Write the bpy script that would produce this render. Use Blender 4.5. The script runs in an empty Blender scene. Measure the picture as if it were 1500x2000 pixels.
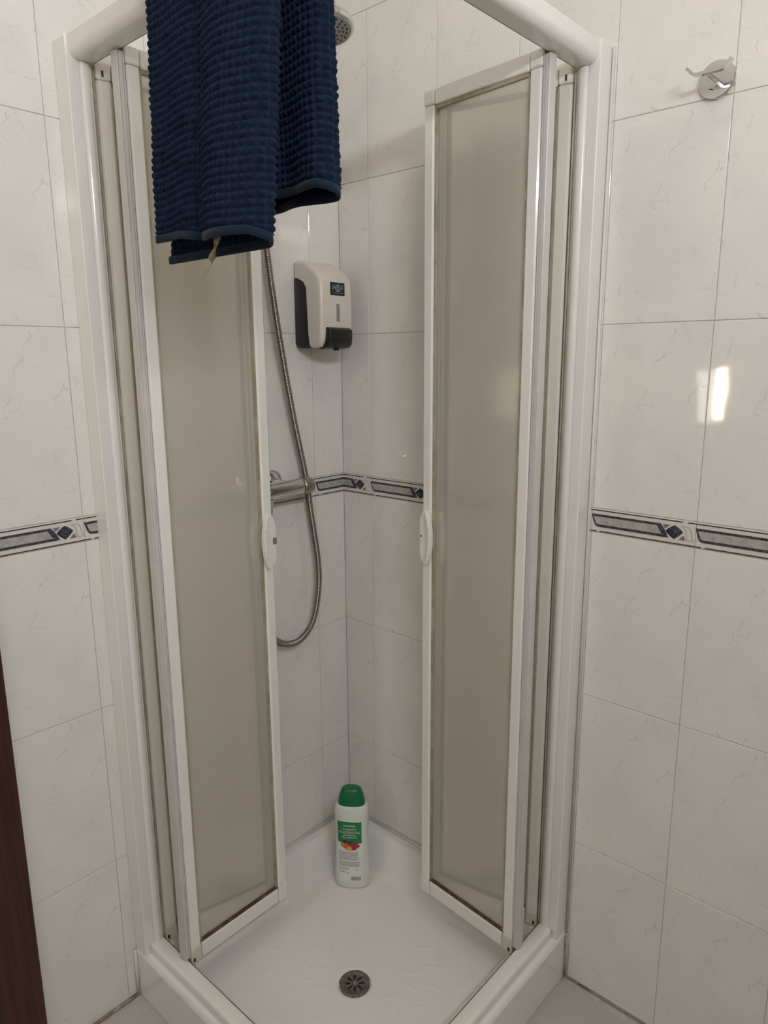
import bpy, bmesh, math, random
import numpy as np
from mathutils import Vector, Matrix

S = bpy.context.scene
COL = S.collection
PI = math.pi
random.seed(7)

# ------------------------------------------------------------------ camera
F_PX, YAW, PITCH, ROLL = 1400.99, 0.73407, 0.20997, -0.00699
CAM = Vector((1.3226, -1.3086, 1.3907))
f0 = Vector((-math.sin(YAW), math.cos(YAW), 0)); r0 = Vector((math.cos(YAW), math.sin(YAW), 0)); u0 = Vector((0, 0, 1))
fw = f0 * math.cos(PITCH) - u0 * math.sin(PITCH)
up = u0 * math.cos(PITCH) + f0 * math.sin(PITCH)
rt = r0 * math.cos(ROLL) + up * math.sin(ROLL)
up = -r0 * math.sin(ROLL) + up * math.cos(ROLL)
cd = bpy.data.cameras.new('camera'); cam = bpy.data.objects.new('camera', cd); COL.objects.link(cam)
cd.sensor_fit = 'HORIZONTAL'; cd.sensor_width = 36; cd.lens = F_PX / 1500 * 36; cd.clip_start = 0.02
M3 = Matrix((rt, up, -fw)).transposed()
cam.matrix_world = Matrix.Translation(CAM) @ M3.to_4x4()
S.camera = cam

# ------------------------------------------------------------------ world, exposure
w = bpy.data.worlds.new('world'); S.world = w; w.use_nodes = True
w.node_tree.nodes['Background'].inputs[0].default_value = (0.9, 0.95, 1, 1)
w.node_tree.nodes['Background'].inputs[1].default_value = 0.05
S.view_settings.view_transform = 'Standard'; S.view_settings.look = 'None'
S.view_settings.gamma = 1; S.view_settings.use_curve_mapping = False
S.view_settings.exposure = -0.21
LAMPS = [((0.92, -0.48, 2.44), 1.9, (1.0, 0.90, 0.77), 0.022),
         ((1.16, -1.16, 2.44), 1.3, (1.0, 0.89, 0.75), 0.012),
         ((0.52, -1.85, 2.44), 2.6, (1.0, 0.84, 0.63), 0.022)]
FILL_LAMP = ((1.86, -1.22, 2.06), 12.8, (0.955, 0.98, 1.025))      # unseen lamp added as soft fill, on the wall facing the left wall
WINDOW_STRENGTH = (38.0, 8.0)

# ------------------------------------------------------------------ helpers
WL = {}
def link(o, parent=None):
    COL.objects.link(o)
    if parent is not None: o.parent = parent
    return o
def props(o, label=None, cat=None, group=None, kind=None):
    if label: o['label'] = label
    if cat: o['category'] = cat
    if group: o['group'] = group
    if kind: o['kind'] = kind
    return o
def empty(name, loc, label, cat, group=None):
    o = bpy.data.objects.new(name, None); o.empty_display_size = 0.02; o.location = loc
    link(o); WL[o] = Vector(loc); return props(o, label, cat, group)
def mesh_data(name, V, Fc, mats, smooth=False, mi=None):
    me = bpy.data.meshes.new(name)
    me.from_pydata([tuple(v) for v in V], [], Fc)
    for m in (mats if isinstance(mats, (list, tuple)) else [mats]): me.materials.append(m)
    if mi is not None: me.polygons.foreach_set('material_index', mi)
    if smooth: me.polygons.foreach_set('use_smooth', [True] * len(me.polygons))
    me.update(); return me
def obj(name, V, Fc, mat, parent=None, smooth=False, origin=None, label=None, auto=None, mi=None):
    """one mesh object; V in world coordinates"""
    o_ = WL[parent] if parent is not None else Vector(origin or (0, 0, 0))
    V = [Vector(v) - o_ for v in V]
    me = mesh_data(name, V, Fc, mat, smooth, mi)
    o = bpy.data.objects.new(name, me)
    if parent is None: o.location = o_
    link(o, parent); WL[o] = o_
    if label: o['label'] = label
    if auto is not None: sharp(me, auto)
    return o
def sharp(me, deg):
    bm = bmesh.new(); bm.from_mesh(me)
    for e in bm.edges:
        if len(e.link_faces) == 2 and e.calc_face_angle(0) > math.radians(deg): e.smooth = False
    for f in bm.faces: f.smooth = True
    bm.to_mesh(me); bm.free()
def fix(V, Fc):
    bm = bmesh.new()
    vs = [bm.verts.new(v) for v in V]
    for f in Fc:
        try: bm.faces.new([vs[i] for i in f])
        except ValueError: pass
    bmesh.ops.recalc_face_normals(bm, faces=bm.faces)
    bm.verts.index_update()
    out = ([v.co.copy() for v in bm.verts], [[v.index for v in f.verts] for f in bm.faces])
    bm.free(); return out
def bevelled(V, Fc, r, seg=2, edges=None):
    bm = bmesh.new()
    vs = [bm.verts.new(v) for v in V]
    for f in Fc: bm.faces.new([vs[i] for i in f])
    bmesh.ops.recalc_face_normals(bm, faces=bm.faces)
    es = [e for e in bm.edges if edges is None or edges(e.verts[0].co, e.verts[1].co)]
    if r > 0: bmesh.ops.bevel(bm, geom=es, offset=r, segments=seg, affect='EDGES', profile=0.5, clamp_overlap=True)
    bmesh.ops.recalc_face_normals(bm, faces=bm.faces)
    bm.verts.index_update()
    out = ([v.co.copy() for v in bm.verts], [[v.index for v in f.verts] for f in bm.faces])
    bm.free(); return out
BOXF = [(0, 1, 2, 3), (7, 6, 5, 4), (0, 4, 5, 1), (1, 5, 6, 2), (2, 6, 7, 3), (3, 7, 4, 0)]
def boxv(x0, x1, y0, y1, z0, z1):
    return [(x0, y0, z0), (x0, y1, z0), (x1, y1, z0), (x1, y0, z0), (x0, y0, z1), (x0, y1, z1), (x1, y1, z1), (x1, y0, z1)]
def box(b, r=0.0, seg=2): return bevelled(boxv(*b), BOXF, r, seg)
def prism(poly, lo, hi, mapf, r=0.0, seg=2, edges=None):
    """poly: 2-D outline; mapf(p, q, h) -> 3-D"""
    n = len(poly)
    V = [mapf(p, q, lo) for p, q in poly] + [mapf(p, q, hi) for p, q in poly]
    Fc = [list(range(n)), list(range(2 * n - 1, n - 1, -1))] + [[i, (i + 1) % n, n + (i + 1) % n, n + i] for i in range(n)]
    return bevelled(V, Fc, r, seg, edges)
def lathe(prof, c, axis, n=32, caps=(True, True)):
    """prof: list of (radius, distance along axis)"""
    a = Vector(axis).normalized(); t = a.orthogonal().normalized(); b = a.cross(t)
    V = []; Fc = []
    for r, h in prof:
        for k in range(n):
            an = 2 * PI * k / n
            V.append(Vector(c) + a * h + (t * math.cos(an) + b * math.sin(an)) * r)
    for i in range(len(prof) - 1):
        for k in range(n):
            k2 = (k + 1) % n
            Fc.append([i * n + k, i * n + k2, (i + 1) * n + k2, (i + 1) * n + k])
    if caps[0]: Fc.append(list(range(n - 1, -1, -1)))
    if caps[1]: Fc.append([(len(prof) - 1) * n + k for k in range(n)])
    return fix(V, Fc)
def tube(pts, rad, n=10, closed=True):
    pts = [Vector(p) for p in pts]
    rads = rad if isinstance(rad, (list, tuple)) else [rad] * len(pts)
    V = []; Fc = []; nrm = None
    for i, p in enumerate(pts):
        d = (pts[min(i + 1, len(pts) - 1)] - pts[max(i - 1, 0)]).normalized()
        nrm = d.orthogonal().normalized() if nrm is None else (nrm - d * nrm.dot(d)).normalized()
        b = d.cross(nrm)
        for k in range(n):
            an = 2 * PI * k / n
            V.append(p + (nrm * math.cos(an) + b * math.sin(an)) * rads[i])
    for i in range(len(pts) - 1):
        for k in range(n):
            k2 = (k + 1) % n
            Fc.append([i * n + k, i * n + k2, (i + 1) * n + k2, (i + 1) * n + k])
    if closed:
        Fc.append(list(range(n - 1, -1, -1))); Fc.append([(len(pts) - 1) * n + k for k in range(n)])
    return V, Fc
def spline(ctrl, per=12):
    P = [Vector(p) for p in ctrl]; P = [P[0] * 2 - P[1]] + P + [P[-1] * 2 - P[-2]]
    out = []
    for i in range(1, len(P) - 2):
        for k in range(per):
            t = k / per
            a, b, c, d = P[i - 1], P[i], P[i + 1], P[i + 2]
            out.append(0.5 * ((2 * b) + (c - a) * t + (2 * a - 5 * b + 4 * c - d) * t * t + (3 * b - a - 3 * c + d) * t ** 3))
    out.append(P[-2]); return out
def merge(*parts):
    V = []; Fc = []
    for v, f in parts:
        n = len(V); V += list(v); Fc += [[i + n for i in q] for q in f]
    return V, Fc

# ------------------------------------------------------------------ materials
def mat(name, col, rough=0.5, metal=0.0, spec=0.5, coat=0.0, emit=None, trans=0.0, sheen=0.0):
    m = bpy.data.materials.new(name); m.use_nodes = True
    b = m.node_tree.nodes['Principled BSDF']
    b.inputs['Base Color'].default_value = (*col, 1); b.inputs['Roughness'].default_value = rough
    b.inputs['Metallic'].default_value = metal; b.inputs['Specular IOR Level'].default_value = spec
    b.inputs['Coat Weight'].default_value = coat; b.inputs['Transmission Weight'].default_value = trans
    b.inputs['Sheen Weight'].default_value = sheen
    if emit: b.inputs['Emission Color'].default_value = (*emit[0], 1); b.inputs['Emission Strength'].default_value = emit[1]
    return m
class NT:
    def __init__(s, m): s.t = m.node_tree; s.b = s.t.nodes['Principled BSDF']
    def n(s, kind, **kw):
        o = s.t.nodes.new(kind)
        for k, v in kw.items():
            if k.startswith('_'): setattr(o, k[1:], v)
            else: o.inputs[k.replace('__', ' ')].default_value = v
        return o
    def l(s, a, b): s.t.links.new(a, b)
    def math(s, op, a, b=None, c=None):
        o = s.n('ShaderNodeMath', _operation=op)
        for i, v in enumerate((a, b, c)):
            if v is None: continue
            if isinstance(v, (int, float)): o.inputs[i].default_value = v
            else: s.l(v, o.inputs[i])
        return o.outputs[0]
    def mix(s, fac, a, b):
        o = s.n('ShaderNodeMix', _data_type='RGBA')
        for i, v in ((0, fac), (6, a), (7, b)):
            if isinstance(v, (int, float)): o.inputs[i].default_value = v
            elif isinstance(v, tuple): o.inputs[i].default_value = (*v, 1)
            else: s.l(v, o.inputs[i])
        return o.outputs[2]
    def ramp(s, fac, a, b, lo=0.0, hi=1.0):
        o = s.n('ShaderNodeMapRange', _interpolation_type='SMOOTHSTEP')
        o.inputs['From Min'].default_value = a; o.inputs['From Max'].default_value = b
        o.inputs['To Min'].default_value = lo; o.inputs['To Max'].default_value = hi
        s.l(fac, o.inputs['Value']); return o.outputs['Result']
    def obj(s): return s.n('ShaderNodeTexCoord').outputs['Object']
    def noise(s, vec, scale, detail=3, rough=0.5, dist=0.0):
        o = s.n('ShaderNodeTexNoise', Scale=scale, Detail=detail, Roughness=rough, Distortion=dist)
        s.l(vec, o.inputs['Vector']); return o
    def bump(s, h, strength, dist=0.001):
        o = s.n('ShaderNodeBump', Strength=strength, Distance=dist); s.l(h, o.inputs['Height']); s.l(o.outputs[0], s.b.inputs['Normal'])

def tile_mat():
    m = mat('tile glaze', (0.80, 0.785, 0.755), 0.045, spec=0.5); t = NT(m); c = t.obj()
    big = t.noise(c, 7, 4, 0.6)
    def warp(scale, amt, rot, sc):
        wn_ = t.noise(c, scale, 4, 0.65)
        add = t.n('ShaderNodeVectorMath', _operation='MULTIPLY_ADD'); t.l(wn_.outputs['Color'], add.inputs[0])
        add.inputs[1].default_value = (amt, amt, amt); t.l(c, add.inputs[2])
        st = t.n('ShaderNodeMapping'); st.inputs['Rotation'].default_value = (0, 0, rot); st.inputs['Scale'].default_value = sc; t.l(add.outputs[0], st.inputs['Vector'])
        return st.outputs[0]
    def veins(vec, scale, width):
        v = t.n('ShaderNodeTexVoronoi', _feature='DISTANCE_TO_EDGE', Scale=scale); t.l(vec, v.inputs['Vector'])
        return t.ramp(v.outputs['Distance'], 0.0, width, 1, 0)
    long_ = t.math('MULTIPLY', veins(warp(26, 0.035, 0.6, (1, 0.6, 1)), 11, 0.014), t.ramp(t.noise(c, 19, 3, 0.6).outputs['Fac'], 0.48, 0.60))
    fine = t.math('MULTIPLY', veins(warp(60, 0.03, -0.9, (0.5, 1.2, 1)), 34, 0.035), t.ramp(t.noise(c, 15, 4, 0.7).outputs['Fac'], 0.50, 0.63))
    wisp_n = t.noise(warp(40, 0.02, 0.5, (0.35, 1, 1)), 120, 2, 0.6)
    wisp = t.math('MULTIPLY', t.ramp(wisp_n.outputs['Fac'], 0.60, 0.74), t.ramp(t.noise(c, 11, 3, 0.6).outputs['Fac'], 0.52, 0.66))
    fac = t.math('MAXIMUM', t.math('MAXIMUM', long_, t.math('MULTIPLY', fine, 0.7)), t.math('MULTIPLY', wisp, 0.75))
    base = t.mix(t.ramp(big.outputs['Fac'], 0.35, 0.7), (0.85, 0.822, 0.772), (0.805, 0.779, 0.735))
    t.l(t.mix(t.math('MULTIPLY', fac, 0.36), base, (0.36, 0.36, 0.37)), t.b.inputs['Base Color'])
    t.bump(t.noise(c, 9, 1).outputs['Fac'], 0.10, 0.004)
    return m
TILE = tile_mat()
def speck(name, a, b, scale, rough, bumpv=0.0):
    m = mat(name, a, rough); t = NT(m); c = t.obj(); n = t.noise(c, scale, 3, 0.6)
    t.l(t.mix(t.ramp(n.outputs['Fac'], 0.35, 0.65), a, b), t.b.inputs['Base Color'])
    if bumpv: t.bump(n.outputs['Fac'], bumpv, 0.002)
    return m
GROUT = speck('grout', (0.60, 0.575, 0.54), (0.50, 0.47, 0.43), 30, 0.9)
BORDER = mat('border cream glaze', (0.74, 0.71, 0.66), 0.12)
BDARK = speck('border dark marble', (0.018, 0.018, 0.024), (0.10, 0.10, 0.13), 240, 0.12)
BPANEL = speck('border pale marble', (0.50, 0.47, 0.43), (0.38, 0.355, 0.335), 70, 0.12)
BLINE = mat('border black line', (0.035, 0.03, 0.028), 0.15)
BTAUPE = mat('border taupe', (0.42, 0.385, 0.34), 0.2)
BGREY = mat('border grey', (0.20, 0.20, 0.20), 0.2)
PLASTER = speck('ceiling paint', (0.82, 0.81, 0.79), (0.80, 0.79, 0.77), 20, 0.9)
WHITE = mat('white enamel profile', (0.87, 0.848, 0.80), 0.16, coat=0.3)
CREAM = mat('aged cream profile', (0.82, 0.785, 0.70), 0.18, coat=0.3)
CAPM = mat('yellowed plastic cap', (0.70, 0.66, 0.55), 0.35)
def grime(name, a, b, scale):
    m = mat(name, a, 0.45); t = NT(m); c = t.obj(); n = t.noise(c, scale, 4, 0.65)
    t.l(t.mix(t.ramp(n.outputs['Fac'], 0.4, 0.62), a, b), t.b.inputs['Base Color']); return m
GASKET = grime('yellowed gasket', (0.44, 0.39, 0.28), (0.34, 0.29, 0.19), 18)
GASKBR = grime('mildewed gasket', (0.055, 0.026, 0.015), (0.14, 0.08, 0.05), 40)
DARKGAP = mat('dark gap', (0.03, 0.024, 0.018), 0.7)
SEAL = speck('magnetic seal', (0.64, 0.62, 0.59), (0.61, 0.59, 0.56), 20, 0.35)
def tray_mat():
    m = mat('white acrylic', (0.89, 0.868, 0.825), 0.12, coat=0.4); return m
TRAY = tray_mat()
CHROME = mat("chrome", (0.74, 0.74, 0.74), 0.05, 1.0)
SATIN = mat('brushed steel', (0.42, 0.39, 0.35), 0.3, 1.0)
DRAINM = speck('dull steel drain', (0.30, 0.28, 0.25), (0.17, 0.15, 0.13), 160, 0.38)
DRAINM.node_tree.nodes['Principled BSDF'].inputs['Metallic'].default_value = 0.85
HOSEM = mat('ribbed steel hose', (0.33, 0.285, 0.255), 0.30, 1.0)
FACEM = mat('grey shower face', (0.34, 0.34, 0.33), 0.35)
RUBBER = mat('dark nozzle rubber', (0.03, 0.03, 0.028), 0.6)
SILIC = speck('silicone', (0.78, 0.755, 0.715), (0.74, 0.71, 0.66), 20, 0.55)
DIRTYSIL = grime('stained silicone', (0.52, 0.47, 0.40), (0.24, 0.17, 0.11), 25)
DISPW = mat('dispenser ivory plastic', (0.74, 0.69, 0.61), 0.3)
DISPB = mat('black plastic', (0.012, 0.012, 0.012), 0.4)
DISPS = mat('smoked clear window', (0.30, 0.27, 0.26), 0.15)
LOGO = mat('logo ink pale blue', (0.30, 0.42, 0.47), 0.4)
BOTTLE = mat('white translucent plastic', (0.78, 0.80, 0.75), 0.3)
CAPG = mat('green plastic', (0.008, 0.16, 0.055), 0.3)
LABG = mat('green label', (0.01, 0.20, 0.06), 0.35)
LABW = mat('white label', (0.82, 0.83, 0.80), 0.35)
INK = mat('grey label ink', (0.20, 0.20, 0.20), 0.5)
INKW = mat('white label ink', (0.75, 0.82, 0.76), 0.5)
FR_R = mat('red fruit print', (0.38, 0.03, 0.03), 0.4); FR_O = mat('orange fruit print', (0.65, 0.16, 0.03), 0.4)
FR_Y = mat('yellow fruit print', (0.72, 0.42, 0.06), 0.4); FR_D = mat('dark plum print', (0.02, 0.025, 0.02), 0.4)
FR_P = mat('pink fruit print', (0.62, 0.22, 0.24), 0.4)
TAGM = speck('tan cord', (0.44, 0.32, 0.23), (0.25, 0.17, 0.11), 220, 0.9)
def wood():
    m = mat('mahogany', (0.05, 0.012, 0.008), 0.35); t = NT(m); c = t.obj()
    mp = t.n('ShaderNodeMapping'); mp.inputs['Scale'].default_value = (30, 30, 1.2); t.l(c, mp.inputs['Vector'])
    n = t.noise(mp.outputs[0], 3, 4, 0.6)
    t.l(t.mix(t.ramp(n.outputs['Fac'], 0.3, 0.7), (0.075, 0.018, 0.010), (0.028, 0.008, 0.006)), t.b.inputs['Base Color']); return m
WOOD = wood()
def towel_mat():
    m = mat('navy terry', (0.01, 0.022, 0.065), 0.95, spec=0.1, sheen=0.12); t = NT(m); c = t.obj()
    t.b.inputs['Sheen Roughness'].default_value = 0.5; t.b.inputs['Sheen Tint'].default_value = (0.35, 0.43, 0.62, 1)
    n = t.noise(c, 90, 3, 0.7); f = t.noise(c, 900, 2, 0.6)
    t.l(t.mix(t.ramp(n.outputs['Fac'], 0.35, 0.65), (0.0055, 0.0105, 0.027), (0.010, 0.0185, 0.043)), t.b.inputs['Base Color'])
    t.bump(f.outputs['Fac'], 0.6, 0.0012); return m
TOWEL = towel_mat()
HEM = mat('navy hem band', (0.008, 0.019, 0.038), 0.85, spec=0.1, sheen=0.1)
def pane_mat():
    """textured, slightly smoky acrylic: blurred refraction + diffuse transmission + smooth gloss"""
    m = bpy.data.materials.new('frosted acrylic'); m.use_nodes = True; T = m.node_tree; T.nodes.clear()
    N = lambda k: T.nodes.new(k)
    out = N('ShaderNodeOutputMaterial'); tc = N('ShaderNodeTexCoord')
    no = N('ShaderNodeTexNoise'); no.inputs['Scale'].default_value = 160; no.inputs['Detail'].default_value = 2
    mp = N('ShaderNodeMapping'); mp.inputs['Scale'].default_value = (1, 1, 0.45)
    T.links.new(tc.outputs['Object'], mp.inputs['Vector']); T.links.new(mp.outputs[0], no.inputs['Vector'])
    bp = N('ShaderNodeBump'); bp.inputs['Strength'].default_value = 0.35; bp.inputs['Distance'].default_value = 0.002
    T.links.new(no.outputs['Fac'], bp.inputs['Height'])
    rf = N('ShaderNodeBsdfRefraction'); rf.inputs['IOR'].default_value = 1.06; rf.inputs['Roughness'].default_value = 0.20
    rf.inputs['Color'].default_value = (0.99, 0.98, 0.94, 1); T.links.new(bp.outputs[0], rf.inputs['Normal'])
    tl = N('ShaderNodeBsdfTranslucent'); tl.inputs['Color'].default_value = (0.98, 0.95, 0.87, 1)
    df = N('ShaderNodeBsdfDiffuse'); df.inputs['Color'].default_value = (0.95, 0.905, 0.805, 1)
    gl = N('ShaderNodeBsdfGlossy'); gl.inputs['Roughness'].default_value = 0.08; gl.inputs['Color'].default_value = (1, 1, 1, 1)
    b2 = N('ShaderNodeBump'); b2.inputs['Strength'].default_value = 0.10; b2.inputs['Distance'].default_value = 0.001
    T.links.new(no.outputs['Fac'], b2.inputs['Height']); T.links.new(b2.outputs[0], gl.inputs['Normal'])
    fr = N('ShaderNodeFresnel'); fr.inputs['IOR'].default_value = 1.45
    a = N('ShaderNodeMixShader'); a.inputs[0].default_value = 0.80; T.links.new(tl.outputs[0], a.inputs[1]); T.links.new(df.outputs[0], a.inputs[2])
    b = N('ShaderNodeMixShader'); b.inputs[0].default_value = 0.56; T.links.new(a.outputs[0], b.inputs[1]); T.links.new(rf.outputs[0], b.inputs[2])
    c = N('ShaderNodeMixShader'); T.links.new(fr.outputs[0], c.inputs[0]); T.links.new(b.outputs[0], c.inputs[1]); T.links.new(gl.outputs[0], c.inputs[2])
    T.links.new(c.outputs[0], out.inputs['Surface']); return m
PANE = pane_mat()
CLEAR = bpy.data.materials.new('clear acrylic back'); CLEAR.use_nodes = True; CLEAR.node_tree.nodes.clear()
_o = CLEAR.node_tree.nodes.new('ShaderNodeOutputMaterial'); _t = CLEAR.node_tree.nodes.new('ShaderNodeBsdfTransparent'); _t.inputs['Color'].default_value = (0.97, 0.97, 0.95, 1)
CLEAR.node_tree.links.new(_t.outputs[0], _o.inputs['Surface'])

# ------------------------------------------------------------------ room
RX, RY, RZ = 1.95, -2.15, 2.50
H, ZB, HB = 0.35018, 1.05221, 0.04851
A1, B1, TW = 0.1002, 0.0983, 0.20
ROWS = [(ZB - 3 * H + H * k, k) for k in range(3)] + [(ZB + HB + H * k, 3 + k) for k in range(4)]
def slab(name, b, m):
    v, f = box(b); return props(obj(name, v, f, m), kind='structure')
wall_left = slab('wall_left', (-0.12, -0.0014, RY - 0.1, 0.12, -0.1, RZ), GROUT)
wall_right = slab('wall_right', (-0.0025, RX + 0.1, 0.0014, 0.12, -0.1, RZ), GROUT)
def brick_mat():
    m = mat('far wall tiles', (0.76, 0.745, 0.72), 0.12); t = NT(m)
    return m
FAR = brick_mat()
slab('wall_back', (-0.0025, RX + 0.1, RY - 0.1, RY, -0.1, RZ), FAR)
slab('wall_front', (RX, RX + 0.1, RY, 0.0025, -0.1, RZ), FAR)
slab('ceiling', (-0.12, RX + 0.1, RY - 0.1, 0.12, RZ, RZ + 0.1), PLASTER)
floor = slab('floor', (-0.0025, RX, RY, 0.0025, -0.1, -0.003), GROUT)

G = 0.0007
cache = {}
def tile_me(u0, u1, v0, v1, hgt):
    k = (round(u0, 4), round(u1, 4), round(v0, 4), round(v1, 4))
    if k in cache: return cache[k]
    ga = G if u0 < 1e-6 else 0.0003; gb = G if u1 > TW - 1e-6 else 0.0003
    a, b, c, d = u0 + ga, u1 - gb, v0 + G, v1 - G
    def ring(i, z): return [(a + i, c + i, z), (b - i, c + i, z), (b - i, d - i, z), (a + i, d - i, z)]
    V = ring(0, -0.004) + ring(0, -0.0006) + ring(0.0009, 0.0)
    Fc = [(8, 9, 10, 11)]
    for l in (0, 4):
        for i in range(4): Fc.append((l + i, l + (i + 1) % 4, l + 4 + (i + 1) % 4, l + 4 + i))
    cache[k] = mesh_data('tile', V, Fc, TILE); return cache[k]
ROT_R = (PI / 2, 0, 0); ROT_L = (PI / 2, 0, PI / 2)
def place(me, name, parent, loc, rot):
    o = bpy.data.objects.new(name, me); o.location = loc; o.rotation_euler = rot; link(o, parent); return o
DOOR_A, DOOR_Z = 0.8765, 2.10
# right wall: columns start at x = B1 + 0.2 k
k = -1
while B1 + TW * k < RX:
    xs = B1 + TW * k; ua = max(0.0, -xs); ub = min(TW, RX - xs)
    for z, r in ROWS:
        vb = min(H, RZ - z)
        place(tile_me(ua, ub, 0, vb, H), 'tile', wall_right, (xs, 0, z), ROT_R)
    k += 1
# left wall: columns end at y = -(A1 + 0.2 k)
for k in range(-1, 11):
    ys = -(A1 + TW * (k + 1)) ; ua = max(0.0, RY - ys); ub = min(TW, -ys)
    if ua > TW - 0.01: continue
    for z, r in ROWS:
        a_far, a_near = -ys - ua, -ys - ub          # distances from the corner
        vb = min(H, RZ - z); v0 = 0.0
        uu = ua
        if z < DOOR_Z and a_far > DOOR_A and a_near < 1.80:
            if a_near < DOOR_A: uu = -ys - DOOR_A
            elif z + H > DOOR_Z: v0 = DOOR_Z - z
            else: continue
        place(tile_me(uu, ub, v0, vb, H), 'tile', wall_left, (0, ys, z), ROT_L)

# border tiles: raised inlays on a cream base, pattern in millimetres (0..200 by 0..48.5)
def arc(p, q, bow, n=6):
    p = Vector(p); q = Vector(q); d = q - p; nn = Vector((-d.y, d.x)).normalized()
    return [tuple(p + d * (i / n) + nn * bow * math.sin(PI * i / n)) for i in range(n)]
PANEL = [(132.6, 37.2)] + arc((137, 37.2), (152.5, 12), 1.2)[0:6] + [(152.5, 12), (13, 12)] + [(8.5, 14), (5, 19), (2.5, 27), (0.6, 33), (-1, 37.2)]
PANEL[0] = (134, 37.2)
PANEL_IN = [(4.5, 32.6), (130, 32.6), (132.5, 29), (139.5, 17.3), (12.5, 17), (9, 20), (6.5, 26)][::-1]
DIAM = arc((162.6, 37.6), (146.0, 24.6), -1.0) + arc((146.0, 24.6), (162.4, 10.6), -1.0) + arc((162.4, 10.6), (178.4, 25.6), -1.0) + arc((178.4, 25.6), (162.6, 37.6), -1.0)
TRI1 = [(140.5, 36.4), (144.5, 28.6), (147, 29.5), (155, 36.9)]
TRI2 = [(170, 11), (183.6, 11), (180.2, 19.5), (178, 19)]
WAVE = [(174.5, 37.6), (179.5, 34), (182.6, 28), (183.6, 21), (184.6, 14), (186.2, 11), (198, 11), (196, 16), (194.8, 23), (193, 31), (189.5, 35.6), (185.5, 37.8)]
WAVE_IN = [(178.5, 36.4), (181.4, 33.6), (184.2, 28.4), (185.2, 21), (186.0, 14.6), (187, 12.4), (196, 12.4), (194.6, 16), (193.2, 23), (191.4, 30.4), (188.6, 34.2), (185, 36.4)]
LINES = [[(0, 44), (0, 46), (177.6, 46), (176.6, 44)], [(186.3, 44), (184.6, 46), (200, 46), (200, 44)], [(0, 2), (0, 4), (10.6, 4), (12.2, 2)], [(18.6, 2), (17.2, 4), (200, 4), (200, 2)]]
def clip(poly, lo, hi):
    def half(P, x, keep):
        out = []
        for i in range(len(P)):
            a, b = P[i - 1], P[i]; ia, ib = keep(a[0]), keep(b[0])
            if ia != ib:
                t = (x - a[0]) / (b[0] - a[0]); out.append((x, a[1] + (b[1] - a[1]) * t))
            if ib: out.append(b)
        return out
    P = half(poly, lo, lambda x: x >= lo - 1e-9)
    return half(P, hi, lambda x: x <= hi + 1e-9) if P else P
def area(P): return 0.5 * sum(P[i - 1][0] * P[i][1] - P[i][0] * P[i - 1][1] for i in range(len(P)))
def inlay(poly, lo, hi, z0, z1, m, name, peak=None, ins=0.35):
    P = clip(poly, lo, hi)
    if len(P) < 3 or abs(area(P)) < 2: return None
    if area(P) < 0: P = P[::-1]
    n = len(P); cx = sum(p[0] for p in P) / n; cy = sum(p[1] for p in P) / n
    s = 0.0001
    def sh(p):
        d = math.hypot(p[0] - cx, p[1] - cy) or 1; return (p[0] - (p[0] - cx) / d * ins, p[1] - (p[1] - cy) / d * ins)
    V = [(p[0] * 1e-3, p[1] * 1e-3, z0) for p in P] + [(sh(p)[0] * 1e-3, sh(p)[1] * 1e-3, z1) for p in P]
    Fc = [[i, (i + 1) % n, n + (i + 1) % n, n + i] for i in range(n)]
    if peak is None: Fc.append([n + i for i in range(n)])
    else:
        V.append((cx * 1e-3, cy * 1e-3, peak)); Fc += [[n + i, n + (i + 1) % n, 2 * n] for i in range(n)]
    return mesh_data(name, V, Fc, m)
bcache = {}
def border(parent, loc, rot, lo, hi):
    key = (round(lo, 1), round(hi, 1))
    if key not in bcache:
        a, b = lo * 1e-3 + 0.0003, hi * 1e-3 - 0.0003
        def ring(i, z): return [(a + i, G + i, z), (b - i, G + i, z), (b - i, HB - G - i, z), (a + i, HB - G - i, z)]
        V = ring(0, -0.004) + ring(0, 0.0002) + ring(0.001, 0.0012); Fc = [(8, 9, 10, 11)]
        for l in (0, 4):
            for i in range(4): Fc.append((l + i, l + (i + 1) % 4, l + 4 + (i + 1) % 4, l + 4 + i))
        L = [('border_tile', mesh_data('border_tile', V, Fc, BORDER))]
        for nm, P, z1, m, pk in (('dark_panel', PANEL, 0.0020, BDARK, None), ('marble_inset', PANEL_IN, 0.0026, BPANEL, None),
                                 ('diamond', DIAM, 0.0018, BDARK, 0.0034), ('grey_triangle', TRI1, 0.0018, BGREY, None), ('grey_triangle', TRI2, 0.0018, BGREY, None),
                                 ('wave_outline', WAVE, 0.0015, BTAUPE, None), ('wave_inset', WAVE_IN, 0.0019, BORDER, None)):
            me = inlay(P, lo + 0.3, hi - 0.3, 0.0010, z1, m, nm, pk)
            if me: L.append((nm, me))
        for P in LINES:
            me = inlay(P, lo + 0.3, hi - 0.3, 0.0010, 0.0016, BLINE, 'black_line', ins=0.1)
            if me: L.append(('black_line', me))
        bcache[key] = L
    L = bcache[key]
    t = place(L[0][1], 'border_tile', parent, loc, rot)
    for nm, me in L[1:]: place(me, nm, t, (0, 0, 0), (0, 0, 0))
k = -1
while B1 + TW * k < RX:
    xs = B1 + TW * k; border(wall_right, (xs, 0, ZB), ROT_R, max(0.0, -xs) * 1000, min(TW, RX - xs) * 1000); k += 1
for k in range(-1, 4):
    ys = -(A1 + TW * (k + 1)); border(wall_left, (0, ys, ZB), ROT_L, max(0.0, -ys - DOOR_A) * 1000, min(TW, -ys) * 1000)

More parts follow.
